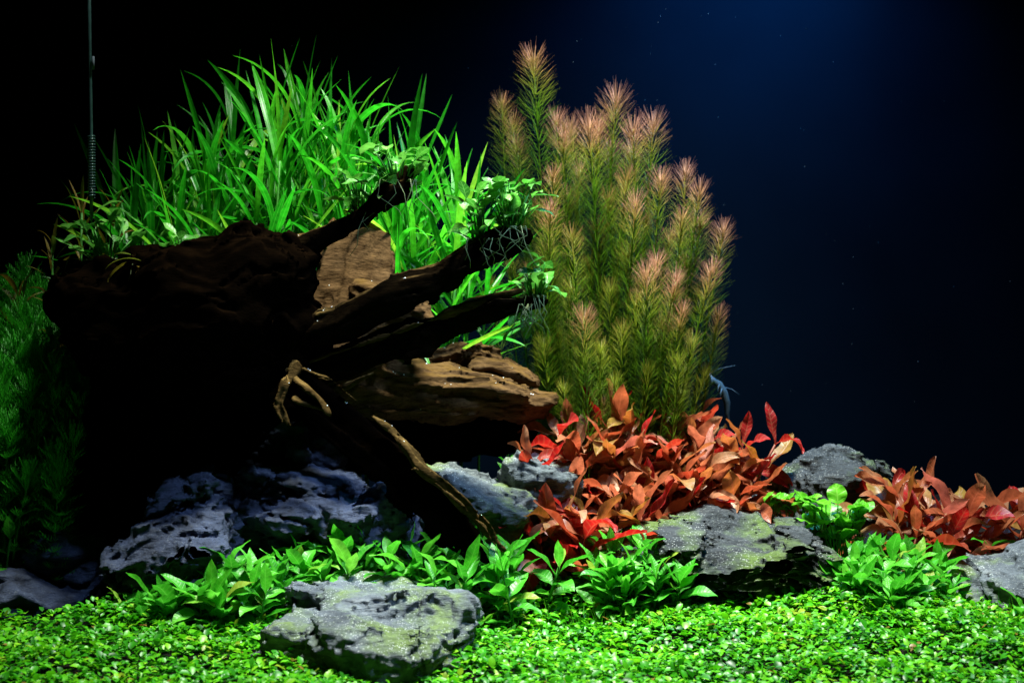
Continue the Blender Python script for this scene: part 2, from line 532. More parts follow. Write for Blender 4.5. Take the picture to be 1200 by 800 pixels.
limb('shade_mass', [(200, 480, .09, 75, 40), (330, 500, .10, 66, 36), (440, 505, .11, 46, 30), (550, 508, .115, 32, 26), (610, 512, .12, 18, 18)], wood, M['wood_dark'], 0.003, 71.0, 1.0, 0.006, False)  # dark mass added to stand for the shade under the log
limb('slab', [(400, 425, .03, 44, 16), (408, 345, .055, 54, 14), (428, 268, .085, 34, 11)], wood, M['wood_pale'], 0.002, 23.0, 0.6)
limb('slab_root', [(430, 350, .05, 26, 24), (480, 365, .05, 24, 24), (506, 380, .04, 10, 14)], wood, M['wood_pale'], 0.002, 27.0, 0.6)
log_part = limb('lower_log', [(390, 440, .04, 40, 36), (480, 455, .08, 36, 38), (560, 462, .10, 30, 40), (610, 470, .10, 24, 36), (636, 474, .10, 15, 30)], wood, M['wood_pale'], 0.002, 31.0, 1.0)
limb('lower_log_knot', [(500, 430, .12, 20, 30), (545, 416, .14, 13, 30), (580, 417, .14, 8, 22)], wood, M['wood_pale'], 0.002, 35.0, 1.0, under=log_part)
limb('lower_log_knot', [(560, 436, .11, 12, 20), (600, 438, .115, 9, 22), (632, 448, .115, 6, 16)], wood, M['wood_pale'], 0.002, 37.0, 1.0, under=log_part)
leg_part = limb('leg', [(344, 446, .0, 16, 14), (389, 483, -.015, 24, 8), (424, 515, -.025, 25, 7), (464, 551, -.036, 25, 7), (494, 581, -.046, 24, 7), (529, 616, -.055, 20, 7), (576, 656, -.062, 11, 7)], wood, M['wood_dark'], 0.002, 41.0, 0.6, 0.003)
limb('ridge', [(356, 431, -.02, 2, 5), (388, 444, -.026, 3, 8), (402, 459, -.03, 4, 9), (435, 490, -.038, 4, 9), (480, 530, -.05, 4, 9), (520, 570, -.06, 4, 10), (560, 611, -.066, 5, 10), (590, 643, -.07, 4, 9)], wood, M['wood_ochre'], 0.0016, 43.0, 0.75, 0.004, under=leg_part)  # ridges in paler ochre: their lit top edge is put into the colour
limb('ridge', [(352, 430, -.01, 2, 5), (395, 413, -.012, 3, 7), (440, 397, -.016, 4, 9), (490, 379, -.02, 5, 10), (530, 363, -.024, 5, 10), (565, 350, -.026, 4, 8), (612, 341, -.026, 2, 6)], wood, M['wood_ochre'], 0.0017, 45.0, 0.5, 0.003, under=branch_low)
limb('ridge', [(372, 370, -.015, 2, 5), (420, 352, -.02, 3, 6), (460, 334, -.026, 2, 5)], wood, M['wood_ochre'], 0.0017, 46.0, 0.5, 0.003, under=branch_middle)
limb('rootlet', [(350, 432, -.02, 5, 6), (336, 452, -.04, 6, 7), (329, 476, -.045, 6, 7), (336, 498, -.05, 7, 7)], wood, M['wood_ochre'], 0.0016, 47.0, 1.0, 0.006)
limb('rootlet', [(338, 434, -.03, 4, 6), (362, 458, -.04, 5, 7), (382, 480, -.045, 3, 4)], wood, M['wood_ochre'], 0.0016, 53.0, 1.0, 0.006)
limb('rootlet', [(345, 470, -.035, 5, 6), (362, 474, -.04, 6, 7), (384, 483, -.045, 3, 4)], wood, M['wood_ochre'], 0.0016, 55.0, 1.0, 0.006)
limb('rootlet', [(405, 452, -.02, 5, 5), (420, 444, -.025, 3, 4), (436, 438, -.025, 2, 3)], wood, M['wood_ochre'], 0.0017, 57.0, 0.5, 0.003)


def ico():
    t = (1 + 5 ** .5) / 2
    v = np.array([(-1, t, 0), (1, t, 0), (-1, -t, 0), (1, -t, 0), (0, -1, t), (0, 1, t), (0, -1, -t), (0, 1, -t), (t, 0, -1), (t, 0, 1), (-t, 0, -1), (-t, 0, 1)], float)
    v /= np.linalg.norm(v[0])
    f = np.array([(0, 11, 5), (0, 5, 1), (0, 1, 7), (0, 7, 10), (0, 10, 11), (1, 5, 9), (5, 11, 4), (11, 10, 2), (10, 7, 6), (7, 1, 8), (3, 9, 4), (3, 4, 2), (3, 2, 6), (3, 6, 8), (3, 8, 9), (4, 9, 5), (2, 4, 11), (6, 2, 10), (8, 6, 7), (9, 8, 1)])
    return v, f


def spheres(name, C, rad):
    v, f = ico()
    V = (C[:, None, :] + v[None] * rad[:, None, None]).reshape(-1, 3)
    F = (f[None] + 12 * np.arange(len(C))[:, None, None]).reshape(-1, 3)
    return mesh_np(name, V, F)


# ------------------------------------------------------------------ rocks
def rock(name, label, lobes, mat, h=0.002, seed=0.0, strata=0.5, tilt=(0, 0, 1), amp=1.0, freq=1.0):
    """lobes: (px, py, Y, half width px, half height px, half depth m, roll deg, yaw deg)"""
    L = []
    lo = np.full(3, 9.0); hi = np.full(3, -9.0)
    r2 = np.random.default_rng(int(seed * 10) + 5)
    for (px, py, Y, hw, hh, hd, roll, yaw) in lobes:
        c = P(px, py, Y); s = S(Y)
        H = np.array([hw * s, hd, hh * s])
        Rm = np.array((Matrix.Rotation(R(yaw), 3, 'Z') @ Matrix.Rotation(R(roll), 3, 'Y')))
        pl = r2.normal(size=(9, 3)); pl /= np.linalg.norm(pl, axis=1)[:, None]
        pd = r2.uniform(0.72, 0.98, 9)
        L.append((c, H, Rm, pl, pd))
        e = np.abs(Rm) @ H + 0.02
        lo = np.minimum(lo, c - e); hi = np.maximum(hi, c + e)
    tl = np.array(tilt, float); tl /= np.linalg.norm(tl)

    def f(G):
        W = G + 0.010 * np.stack([noise(G * 18 + seed), noise(G * 18 + seed + 9), noise(G * 18 + seed + 23)], 1)
        D = np.full(len(G), 9.0)
        for (c, H, Rm, pl, pd) in L:
            q = ((W - c) @ Rm) / H
            d = np.linalg.norm(q, axis=1) * 0.86 - 0.86
            d = np.maximum(d, (np.abs(q) - 0.93).max(1))
            for n_, o_ in zip(pl, pd):
                d = np.maximum(d, q @ n_ - o_ * 0.86)
            D = np.minimum(D, d * H.min())

        ta = np.cross(tl, (0.2, 1.0, 0.1)); ta /= np.linalg.norm(ta); tb_ = np.cross(tl, ta)

        def det(g):
            wv = g + 0.014 * np.stack([noise(g * 14 + seed), noise(g * 14 + seed + 5), noise(g * 14 + seed + 11)], 1)
            st = np.stack([wv @ ta, wv @ tb_, wv @ tl], 1)                      # bedding frame
            big = noise(g * 20 * freq + seed)
            folds = fbm(st * np.array([9, 9, 46]) * freq + seed, 3, True)       # long ridges along the bedding
            cr = np.clip(1 - 11 * np.abs(noise(st * np.array([7, 7, 30]) * freq + seed + 40)), 0, 1)
            cx = np.clip(1 - 14 * np.abs(noise(st * np.array([26, 26, 7]) * freq + seed + 80)), 0, 1)
            return amp * (0.0050 * big + 0.0022 * cx - 0.0020 * fbm(g * 70 + seed, 3, True)) + strata * (-0.0042 * folds + 0.0060 * cr) + 0.0007 * noise(g * 230)
        return near(D, G, 0.016, det)
    V, F = surface_nets(f, lo, hi, h)
    base = np.array([V[:, 0].mean(), V[:, 1].mean(), V[:, 2].min()])
    o = add(name, mesh_np(name, V - base, F), None, mat)
    o.location = tuple(base)
    tag(o, label, 'rock')
    return o, V


front_rock, FV = rock('rock', 'grey rock with gritty mossy top sunk in the green carpet', [
    (430, 752, -.185, 112, 38, .055, 3, 0), (452, 718, -.125, 96, 38, .070, 2, 10), (518, 738, -.15, 40, 38, .05, 10, 0), (354, 752, -.17, 38, 38, .05, -8, 0)],
    M['rock_front'], 0.0017, 1.0, 0.6, (0.1, -0.25, 1), 0.85, 1.1)
rock('rock', 'dark flat layered slab rock with mossy top beside the red plants', [
    (846, 646, .03, 100, 32, .065, 4, 0), (798, 648, .02, 54, 28, .055, -10, 0), (862, 674, .04, 72, 32, .055, 0, 0), (905, 648, .03, 38, 28, .055, 14, 0)],
    M['rock_slab'], 0.0016, 2.0, 1.9, (0.05, -0.30, 1), 1.0, 1.35)
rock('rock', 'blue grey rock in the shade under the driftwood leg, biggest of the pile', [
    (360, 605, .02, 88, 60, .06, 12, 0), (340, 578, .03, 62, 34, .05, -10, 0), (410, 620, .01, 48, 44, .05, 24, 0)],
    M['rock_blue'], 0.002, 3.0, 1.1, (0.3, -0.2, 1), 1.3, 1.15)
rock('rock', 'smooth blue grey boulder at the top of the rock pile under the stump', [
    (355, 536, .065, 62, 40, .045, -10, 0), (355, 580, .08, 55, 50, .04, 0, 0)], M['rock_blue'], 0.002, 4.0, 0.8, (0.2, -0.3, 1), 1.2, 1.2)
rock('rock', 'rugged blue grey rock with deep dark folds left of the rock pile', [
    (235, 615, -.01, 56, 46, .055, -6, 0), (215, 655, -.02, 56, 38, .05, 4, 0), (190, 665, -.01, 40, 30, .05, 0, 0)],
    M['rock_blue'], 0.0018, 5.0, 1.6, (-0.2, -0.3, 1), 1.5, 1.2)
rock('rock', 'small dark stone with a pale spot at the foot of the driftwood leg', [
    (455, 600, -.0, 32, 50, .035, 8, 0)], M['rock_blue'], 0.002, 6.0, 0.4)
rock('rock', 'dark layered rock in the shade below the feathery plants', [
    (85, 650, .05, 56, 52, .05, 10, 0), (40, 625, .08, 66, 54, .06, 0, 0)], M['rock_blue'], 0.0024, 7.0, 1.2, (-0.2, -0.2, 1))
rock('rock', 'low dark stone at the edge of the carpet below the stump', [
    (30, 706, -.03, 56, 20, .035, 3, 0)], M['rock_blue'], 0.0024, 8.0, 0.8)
rock('rock', 'pale mossy rock between the driftwood leg and the red plants', [
    (545, 580, .03, 62, 38, .05, 14, 0), (515, 605, .04, 50, 44, .04, 10, 0), (598, 592, .02, 36, 26, .035, 12, 0), (575, 630, .03, 50, 40, .035, 0, 0)], M['rock_moss'], 0.0018, 9.0, 0.4, (0.2, -0.4, 1))
rock('rock', 'pale speckled round stone partly covered by the red plants', [
    (630, 568, .06, 46, 40, .04, 22, 0), (628, 605, .06, 40, 45, .035, 0, 0)], M['rock_moss'], 0.0018, 10.0, 0.4)
rock('rock', 'dark rock with a bright mossy ridge between the two red clumps', [
    (965, 574, .18, 54, 36, .05, -8, 0), (995, 570, .18, 32, 30, .04, 20, 0), (955, 600, .17, 54, 34, .05, 0, 0)], M['rock_slab'], 0.0018, 11.0, 1.2, (0.2, -0.3, 1), 1.4, 1.2)
rock('rock', 'rough grey rock beside the leafy bush, cut by the picture edge', [
    (1170, 700, -.01, 66, 46, .06, 6, 0), (1215, 690, .0, 60, 48, .06, 0, 0), (1140, 695, -.01, 34, 36, .04, 18, 0)], M['rock_front'], 0.002, 12.0, 1.0, (0.5, -0.3, 1), 1.2)
rock('rock', 'tiny dark stone peeping out between the red leaves', [(682, 575, .10, 13, 12, .012, 0, 0)], M['rock_moss'], 0.0015, 14.0, 0.3, amp=0.3)


# ------------------------------------------------------------------ leaves
def leaf_mesh(name, L, W, prof, arch=0.5, fold=0.25, wave=0.0, twist=0.0, nu=9, nv=4, seed=0, petiole=0.0):
    """leaf from the origin along +Y, face up +Z. arch: total downward bend in radians"""
    r = random.Random(seed)
    ph = r.uniform(0, 6.28)
    V, lu, lv, F = [], [], [], []
    # centre line
    pos = np.array([0.0, 0.0]); cl = []
    ds = L / nu
    for i in range(nu + 1):
        u = i / nu
        cl.append((pos.copy(), -arch * (u ** 1.3)))
        a = -arch * (u ** 1.3)
        pos = pos + ds * np.array([math.cos(a), math.sin(a)])
    for i in range(nu + 1):
        u = i / nu
        (y, z), a = cl[i]
        w = W * 0.5 * prof(u)
        tw = twist * u
        for j in range(nv + 1):
            v = -1 + 2 * j / nv
            x = v * w
            dz = fold * abs(v) * w + wave * W * abs(v) * math.sin(u * 13 + ph + (1.3 if v > 0 else 0))
            xx = x * math.cos(tw) - dz * math.sin(tw); dz2 = x * math.sin(tw) + dz * math.cos(tw)
            V.append((xx, y - math.sin(a) * dz2, z + math.cos(a) * dz2))
            lu.append(u); lv.append(v)
    n1 = nv + 1
    for i in range(nu):
        for j in range(nv):
            F.append((i * n1 + j, i * n1 + j + 1, (i + 1) * n1 + j + 1, (i + 1) * n1 + j))
    return mesh_np(name, V, F, True, {'lu': lu, 'lv': lv})


def prof_lance(u):   # lanceolate with a short stalk
    return max(0.06, math.sin(math.pi * min(1, max(0, (u - 0.06) / 0.94)) ** 0.85) ** 0.9) if u < 0.999 else 0.01


def prof_ob(u):      # widest past the middle
    return max(0.09, math.sin(math.pi * min(1, u) ** 1.35) ** 0.85) if u < 0.999 else 0.02


def prof_blade(u):
    return (0.75 + 0.5 * u if u < 0.5 else 1.0 * (1 - ((u - 0.5) / 0.5) ** 1.8)) if u < 0.999 else 0.01


def prof_oval(u):
    if u < 0.22: return 0.12
    return max(0.02, math.sin(math.pi * min(1, ((u - 0.2) / 0.8)) ** 0.9) ** 0.7)


def prof_round(u):
    t = (u - 0.5) / 0.5
    return max(0.12, math.sqrt(max(0, 1 - t * t)))


def place_leaf(parent, me, loc, az, el, roll=0.0, sc=1.0, name='leaf'):
    """az: heading; el: rise above the horizontal"""
    o = bpy.data.objects.new(name, me)
    col.objects.link(o)
    o.parent = parent
    m = Matrix.Rotation(az, 4, 'Z') @ Matrix.Rotation(el, 4, 'X') @ Matrix.Rotation(roll, 4, 'Y')
    o.location = loc
    o.rotation_euler = m.to_euler()
    o.scale = (sc, sc, sc)
    return o


def tube_mesh(name, pts, rads, n=6, attrs=False):
    pts = np.asarray(pts, float)
    V, F = [], []
    for i, p in enumerate(pts):
        d = pts[min(i + 1, len(pts) - 1)] - pts[max(i - 1, 0)]
        d /= np.linalg.norm(d) + 1e-12
        a = np.cross(d, (0.3, 1.0, 0.2)); a /= np.linalg.norm(a); b = np.cross(d, a)
        for k in range(n):
            t = 2 * math.pi * k / n
            V.append(p + rads[i] * (a * math.cos(t) + b * math.sin(t)))
    for i in range(len(pts) - 1):
        for k in range(n):
            F.append((i * n + k, i * n + (k + 1) % n, (i + 1) * n + (k + 1) % n, (i + 1) * n + k))
    F.append(tuple(range(n - 1, -1, -1))); F.append(tuple((len(pts) - 1) * n + k for k in range(n)))
    return mesh_np(name, V, F)


def variants(name, mat, n, fn):
    out = []
    for k in range(n):
        me = fn(k); me.materials.append(mat); out.append(me)
    return out


U = random.uniform
red_leaves = variants('red_leaf', M['red'], 9, lambda k: leaf_mesh('leaf', 0.064, 0.0155 + 0.0022 * (k % 3), prof_ob, arch=[0.2, 0.7, 1.2, 0.5, 1.6, 0.9, 0.1, -0.5, 1.9][k], fold=0.4, wave=0.13, twist=[.2, .9, -.8, .4, -1.2, .6, 1.0, -.6, .3][k], nu=13, seed=k))
broad_leaves = variants('broad_leaf', M['broad'], 7, lambda k: leaf_mesh('leaf', 0.032, 0.0100 + 0.0014 * (k % 3), prof_lance, arch=[0.3, 0.8, 1.1, 0.1, 0.6, 1.4, -0.2][k], fold=0.3, wave=0.07, twist=[0, .3, -.3, .2, -.5, .2, .4][k], seed=k + 20))
blade_leaves = variants('blade_leaf', M['blade'], 10, lambda k: leaf_mesh('leaf', 0.128, 0.0064 + 0.001 * (k % 3), prof_blade, arch=[0.1, 0.5, 0.9, 0.25, 1.4, 0.6, 0.05, 0.35, 2.2, 0.15][k], fold=0.25, wave=0.02, twist=[0, .8, -.6, 1.2, -.3, .5, -1.0, .3, .2, -.5][k], nu=12, nv=4, seed=k + 40))
anub_leaves = variants('anubias_leaf', M['anubias'], 6, lambda k: leaf_mesh('leaf', 0.024, 0.0095 + 0.001 * (k % 3), prof_oval, arch=[0.4, 0.9, 1.4, 0.2, 0.7, 1.1][k], fold=0.2, wave=0.05, twist=[0, .3, -.4, .2, .5, -.2][k], seed=k + 60))
round_leaves = variants('round_leaf', M['round'], 4, lambda k: leaf_mesh('leaf', 0.019, 0.018, prof_round, arch=[-0.3, 0.2, 0.5, 0.0][k], fold=[.15, .1, -.1, .2][k], wave=0.05, nu=10, nv=6, seed=k + 80))
bronze_leaves = variants('bronze_leaf', M['bronze'], 6, lambda k: leaf_mesh('leaf', 0.042, 0.004 + .0006 * (k % 3), prof_lance, arch=[0.3, 0.9, 1.5, 0.6, 0.1, 1.2][k], fold=0.3, wave=0.05, twist=[0, .5, -.5, .3, -.2, .8][k], seed=k + 90))


def stem_part(parent, pts, r0, r1, mat, name='stem'):
    n = len(pts)
    return add(name, tube_mesh(name, pts, [r0 + (r1 - r0) * i / (n - 1) for i in range(n)], 6), parent, mat)


# ---- red plants: opposite pairs of leaves on short stems
def red_plant(px, py_base, Y, height_px, group, label, lean=(0, 0), sc=1.0, pairs=8):
    x = P(px, 0, Y)[0]
    z0 = gz(x, Y) - 0.004
    t = thing('red_plant', (x, Y, z0), label, 'plant', group)
    top = P(px, py_base - height_px, Y)[2] - z0
    top = max(0.02, top)
    lx, ly = lean
    pts = [(lx * top * u ** 1.5, ly * top * u ** 1.5, top * u) for u in (0, .25, .5, .75, 1)]
    stem_part(t, pts, 0.0016, 0.0012, M['red_stem'])
    az0 = U(0, 6.28)
    for k in range(pairs):
        u = 0.28 + 0.72 * k / (pairs - 1)
        q = Vector((lx * top * u ** 1.5, ly * top * u ** 1.5, top * u))
        for s in (0, 1):
            az = az0 + k * 1.35 + s * math.pi + U(-.3, .3)
            el = R(U(5, 32) + 45 * max(0, u - 0.5) / 0.5 * U(.4, 1.1))
            place_leaf(t, random.choice(red_leaves), q, az, el, U(-.4, .4), sc * U(.72, 1.08) * (1 if k < pairs - 1 else .8))
    return t


g1 = 'red plants of the big clump'


def red_label(px, Y):
    if Y >= .145: return 'red brown leafy plant at the back of the big red clump against the feathery thicket'
    if px < 690: return 'salmon red leafy plant in the big red clump beside the round speckled stone'
    if px > 815: return 'red brown leafy plant in the big red clump above the slab rock'
    if Y < .08: return 'deep red leafy plant in the big red clump behind the bright green tuft'
    if px < 745: return 'red orange leafy plant in the big red clump between round stone and its heart'
    return 'red orange leafy plant in the heart of the big red clump'


for (px, top, Y) in [(668, 515, .12), (690, 508, .14), (712, 508, .13), (733, 500, .14), (757, 505, .14), (782, 500, .15), (810, 496, .15), (835, 505, .16), (660, 530, .09), (690, 528, .11), (718, 525, .11), (740, 525, .11), (768, 520, .12), (800, 520, .13), (825, 530, .13), (700, 555, .09), (765, 550, .10), (800, 560, .10), (855, 522, .15), (880, 540, .15), (655, 545, .08), (678, 545, .10), (704, 540, .10), (728, 542, .10), (752, 535, .11),
                     (790, 540, .14), (815, 545, .14), (840, 552, .13), (870, 570, .12), (735, 570, .09), (760, 575, .09), (785, 575, .09), (825, 580, .10), (850, 585, .10), (690, 575, .07), (665, 600, .04), (700, 610, .03), (735, 605, .04), (770, 600, .06), (880, 590, .10), (650, 615, .03), (640, 630, .02), (675, 630, .0), (712, 585, .06)]:
    red_plant(px, top, Y, 0, g1 + ', ' + ('back' if Y >= .145 else 'stone side' if px < 690 else 'slab side' if px > 815 else 'front' if Y < .08 else 'stone side of the heart' if px < 745 else 'heart'), red_label(px, Y), (U(-.3, .3), U(-.4, .05)), U(.8, 1.12))
red_plant(618, 632, .02, 0, None, 'low red plant at the foot of the driftwood leg, leaning on the rock', (-.5, -.2), .9, 4)
red_plant(862, 520, .13, 0, None, 'dark red shoot arching out of the big red clump towards the mossy rock', (.35, -.1), .95, 4)
g2 = 'red plants of the small clump'
for (px, top, Y) in [(1035, 575, .10), (1060, 590, .09), (1085, 600, .10), (1045, 610, .06), (1090, 620, .06), (1115, 615, .08), (1140, 610, .09), (1060, 630, .04), (1165, 615, .09), (1185, 620, .08), (1110, 635, .05), (1225, 610, .09)]:
    nr = px < 1075
    red_plant(px, top, Y, 0, g2 + (', ridge rock side' if nr else ', rough rock side'),
              'brownish red leafy plant in the small red clump beside the mossy ridge rock' if nr else 'brownish red leafy plant in the small red clump behind the rough grey rock', (U(-.25, .25), U(-.35, .05)), U(.95, 1.2), 6)


# ---- broad green midground plants
def broad_plant(px, Y, top_px, label, group, sc=1.0, pairs=5):
    x = P(px, 0, Y)[0]
    z0 = gz(x, Y) - 0.003
    t = thing('green_plant', (x, Y, z0), label, 'plant', group)
    top = max(0.012, P(px, top_px, Y)[2] - z0)
    lx, ly = U(-.3, .3), U(-.4, .1)
    stem_part(t, [(lx * top * u, ly * top * u, top * u) for u in (0, .5, 1)], 0.0012, 0.001, M['green_stem'])
    az0 = U(0, 6.28)
    for k in range(pairs):
        u = 0.3 + 0.7 * k / (pairs - 1)
        for s in (0, 1):
            az = az0 + k * 1.4 + s * math.pi + U(-.35, .35)
            el = R(U(0, 25) + 50 * max(0, u - .4) / .6 * U(.5, 1.2))
            place_leaf(t, random.choice(broad_leaves), (lx * top * u, ly * top * u, top * u), az, el, U(-.4, .4), sc * U(.75, 1.15))
    return t


gA = 'leafy green plants along the rock pile'
extra = [(U(150, 590), 0, U(-.085, -.035)) for _ in range(26)]
extra = [(a, float(np.interp(a, [150, 260, 340, 480, 590], [712, 685, 662, 652, 668])) + U(0, 22), c - (.03 if a < 300 else 0)) for a, b, c in extra]
for (px, top, Y) in extra + [(140, 710, -.09), (165, 705, -.09), (190, 700, -.08), (225, 690, -.08), (245, 682, -.07), (265, 672, -.07), (290, 662, -.06), (315, 655, -.05), (340, 655, -.04), (275, 690, -.1), (235, 705, -.11), (320, 680, -.09), (365, 655, -.03),
                     (390, 642, -.03), (415, 640, -.02), (440, 640, -.03), (465, 640, -.02), (490, 640, -.02), (515, 645, -.03), (535, 650, -.04), (555, 655, -.03), (575, 662, -.05), (402, 660, -.05), (452, 655, -.05), (500, 660, -.06), (545, 670, -.07), (345, 675, -.07), (480, 665, -.05), (200, 715, -.11), (300, 695, -.11), (425, 668, -.04), (525, 675, -.06), (255, 712, -.12), (215, 700, -.09)]:
    if px < 260: z_, l_ = 'stump side', 'leafy green plant in the row below the rugged folded rock'
    elif px < 380: z_, l_ = 'big rock side', 'leafy green plant in the row below the biggest rock of the pile'
    elif Y > -.045: z_, l_ = 'leg side', 'leafy green plant in the row right under the driftwood leg'
    else: z_, l_ = 'gritty rock side', 'leafy green plant in the row right behind the gritty front rock'
    broad_plant(px, Y, top, l_, gA + ', ' + z_, U(.8, 1.1), 7)
gB = 'leafy green plants at the foot of the driftwood leg'
lB = 'leafy green plant growing at the foot of the driftwood leg'
for (px, top, Y) in [(590, 655, -.05), (615, 650, -.04), (635, 660, -.04), (605, 668, -.08), (575, 665, -.06)]:
    broad_plant(px, Y, top, lB, gB, U(.9, 1.1))
gC = 'green plants of the tuft before the big red clump'
lC = 'bright green plant of the dense tuft up against the big red clump'
for (px, top, Y) in [(715, 645, -.02), (740, 642, -.01), (762, 650, -.02), (730, 660, -.05), (755, 665, -.05), (780, 668, -.04), (705, 662, -.03), (745, 680, -.07), (690, 650, .0), (725, 648, .01), (750, 646, .01), (775, 655, .0), (715, 672, -.06), (735, 672, -.06), (765, 675, -.06), (790, 680, -.05), (700, 678, -.06), (725, 690, -.08)]:
    e_ = Y < -.045
    broad_plant(px, Y, top, 'bright green plant of the dense tuft where it meets the carpet' if e_ else lC, gC + (', carpet edge' if e_ else ', back'), U(.8, 1.0), 8)
gD = 'green plants of the bush before the small red clump'
lD = 'soft green plant of the rounded bush up against the small red clump'
for (px, top, Y) in [(990, 655, .02), (1015, 648, .02), (1040, 645, .02), (1065, 648, .02), (1090, 660, .01), (1110, 672, .0), (1000, 672, -.03), (1030, 670, -.04), (1060, 670, -.04), (1090, 680, -.04), (975, 680, -.02), (1115, 690, -.04), (1045, 690, -.06), (1005, 660, .0), (1028, 655, .0), (1052, 655, .0), (1078, 662, -.01), (1100, 675, -.02), (985, 668, -.01), (1015, 685, -.05), (1075, 690, -.06), (1030, 695, -.07), (1060, 700, -.07), (1100, 695, -.05), (990, 690, -.04)]:
    e_ = Y < -.025
    broad_plant(px, Y, top, 'soft green plant of the rounded bush where it meets the carpet' if e_ else lD, gD + (', carpet edge' if e_ else ', back'), U(.8, 1.05), 8)
broad_plant(1195, -.08, 725, 'small green plant in front of the rough grey rock by the picture edge', None, .9)
broad_plant(2, .0, 615, 'lone green shoot before the dark layered rock', None, 1.0)
for (px, top, Y) in [(1165, 645, .04), (1190, 648, .05)]:
    broad_plant(px, Y, top, 'small green plant between the small red clump and the rough grey rock', 'green plants on the rough grey rock', .7, 3)
for (px, top, Y) in [(600, 530, .16), (620, 522, .17)]:
    broad_plant(px, Y, top, 'tiny bright green sprig behind the round speckled stone', 'sprigs behind the round stone', .55, 7)
broad_plant(892, .15, 560, 'small green sprig between the big red clump and the mossy ridge rock', None, .5, 4)


# ---- round-leaved plants
def round_plant(px, Y, leaves, label, group):
    x = P(px, 0, Y)[0]; z0 = gz(x, Y) - .003
    t = thing('round_leaved_plant', (x, Y, z0), label, 'plant', group)
    for (lx, ly, sc, el, az) in leaves:
        q = P(lx, ly, Y - .01) - np.array([x, Y, z0])
        stem_part(t, [(0, 0, 0), (q[0] * .4, q[1] * .4, q[2] * .7), tuple(q)], .0007, .0006, M['green_stem'], 'leaf_stalk')
        place_leaf(t, random.choice(round_leaves), q, az, el, U(-.3, .3), sc)
    return t


gr = 'round leaved plants behind the slab rock'
lr = 'light green round leaved plant behind the layered slab rock'
round_plant(980, .035, [(982, 590, 1.0, R(78), R(10)), (960, 600, 1.0, R(30), R(30)), (972, 610, 1.15, R(40), R(-20)), (995, 598, 1.0, R(25), R(-70)), (955, 613, .9, R(25), R(80)), (985, 622, .9, R(30), R(-30)), (970, 628, .9, R(30), R(30)), (1000, 615, .9, R(20), R(-60))],
            'round leaved plant holding one upright disc leaf beside the slab rock', None)
for px in (905, 922, 940, 955, 968, 990, 1005):
    round_plant(px, .04 if px > 945 else .10, [(px + U(-14, 14), U(590, 634) if px > 945 else U(586, 602), U(.7, 1.05), R(U(10, 60)), U(-3, 3)) for _ in range(7)], lr, gr)


# ---- grass-leaved stems (star grass) behind the driftwood
def outline(x):
    return float(np.interp(x, [130, 180, 230, 280, 335, 390, 440, 480, 530, 560], [205, 170, 140, 95, 65, 90, 105, 130, 165, 230]))


gs = 'grass leaved plants behind the driftwood'


def grass_label(px, back):
    if px < 230: return 'grass leaved plant rising behind the crest of the stump beside the coiled tube'
    if px < 370: return 'tall grass leaved plant standing well behind the notch of the driftwood top' if back else 'short grass leaved plant just behind the notch of the driftwood top'
    if px < 470: return 'tall grass leaved plant standing well behind the upper driftwood branch' if back else 'short grass leaved plant just behind the upper driftwood branch'
    return 'grass leaved plant between the upper branch and the feathery thicket'


def blade_plant(px, crown, Y, label, group, sc=1.0, n=13, leaves=None, name='grass_leaved_plant'):
    x = P(px, 0, Y)[0]; z0 = gz(x, Y) - .003
    t = thing(name, (x, Y, z0), label, 'plant', group)
    top = P(px, crown, Y)[2] - z0
    lx, ly = U(-.06, .06), U(-.12, .02)
    fp = lambda u: Vector((lx * top * u * u, ly * top * u * u, top * u))
    stem_part(t, [tuple(fp(u)) for u in (0, .25, .5, .75, 1)], .0014, .0011, M['green_stem'])
    az = U(0, 6.28)
    for k in range(n):
        u = 1 - 0.42 * ((n - 1 - k) / (n - 1)) ** 1.2
        az += 2.4 + U(-.3, .3)
        f = (1 - u) / .42
        el = R(80 - 55 * f + U(-12, 10))
        place_leaf(t, random.choice(leaves or blade_leaves), fp(u), az, el, U(-.8, .8), sc * U(.7, 1.1))
    return t


for i in range(58):
    px = 150 + 395 * ((i * 0.618) % 1.0) + U(-8, 8)
    o_ = outline(px)
    depth = (i % 4) / 3.0
    crown = o_ + 78 + (1 - depth) * U(25, 95) + U(0, 25)
    crown = min(crown, 300)
    gl_ = grass_label(px, depth > .5)
    blade_plant(px, crown, .13 + .11 * depth, gl_, gs + ', ' + gl_.replace('grass leaved plant ', ''), U(.8, 1.05) if px < 480 else U(.7, .9), 15)
blade_plant(325, 262, .10, 'star shaped grass leaved plant nestled in the notch of the driftwood top', None, .85, 14)
for px, cr in ((520, 360), (540, 330), (500, 300), (560, 300)):
    blade_plant(px, cr, .16, 'grass leaved plant seen through the gap between two driftwood branches', 'grass leaved plants behind the branch gaps', .7, 12)


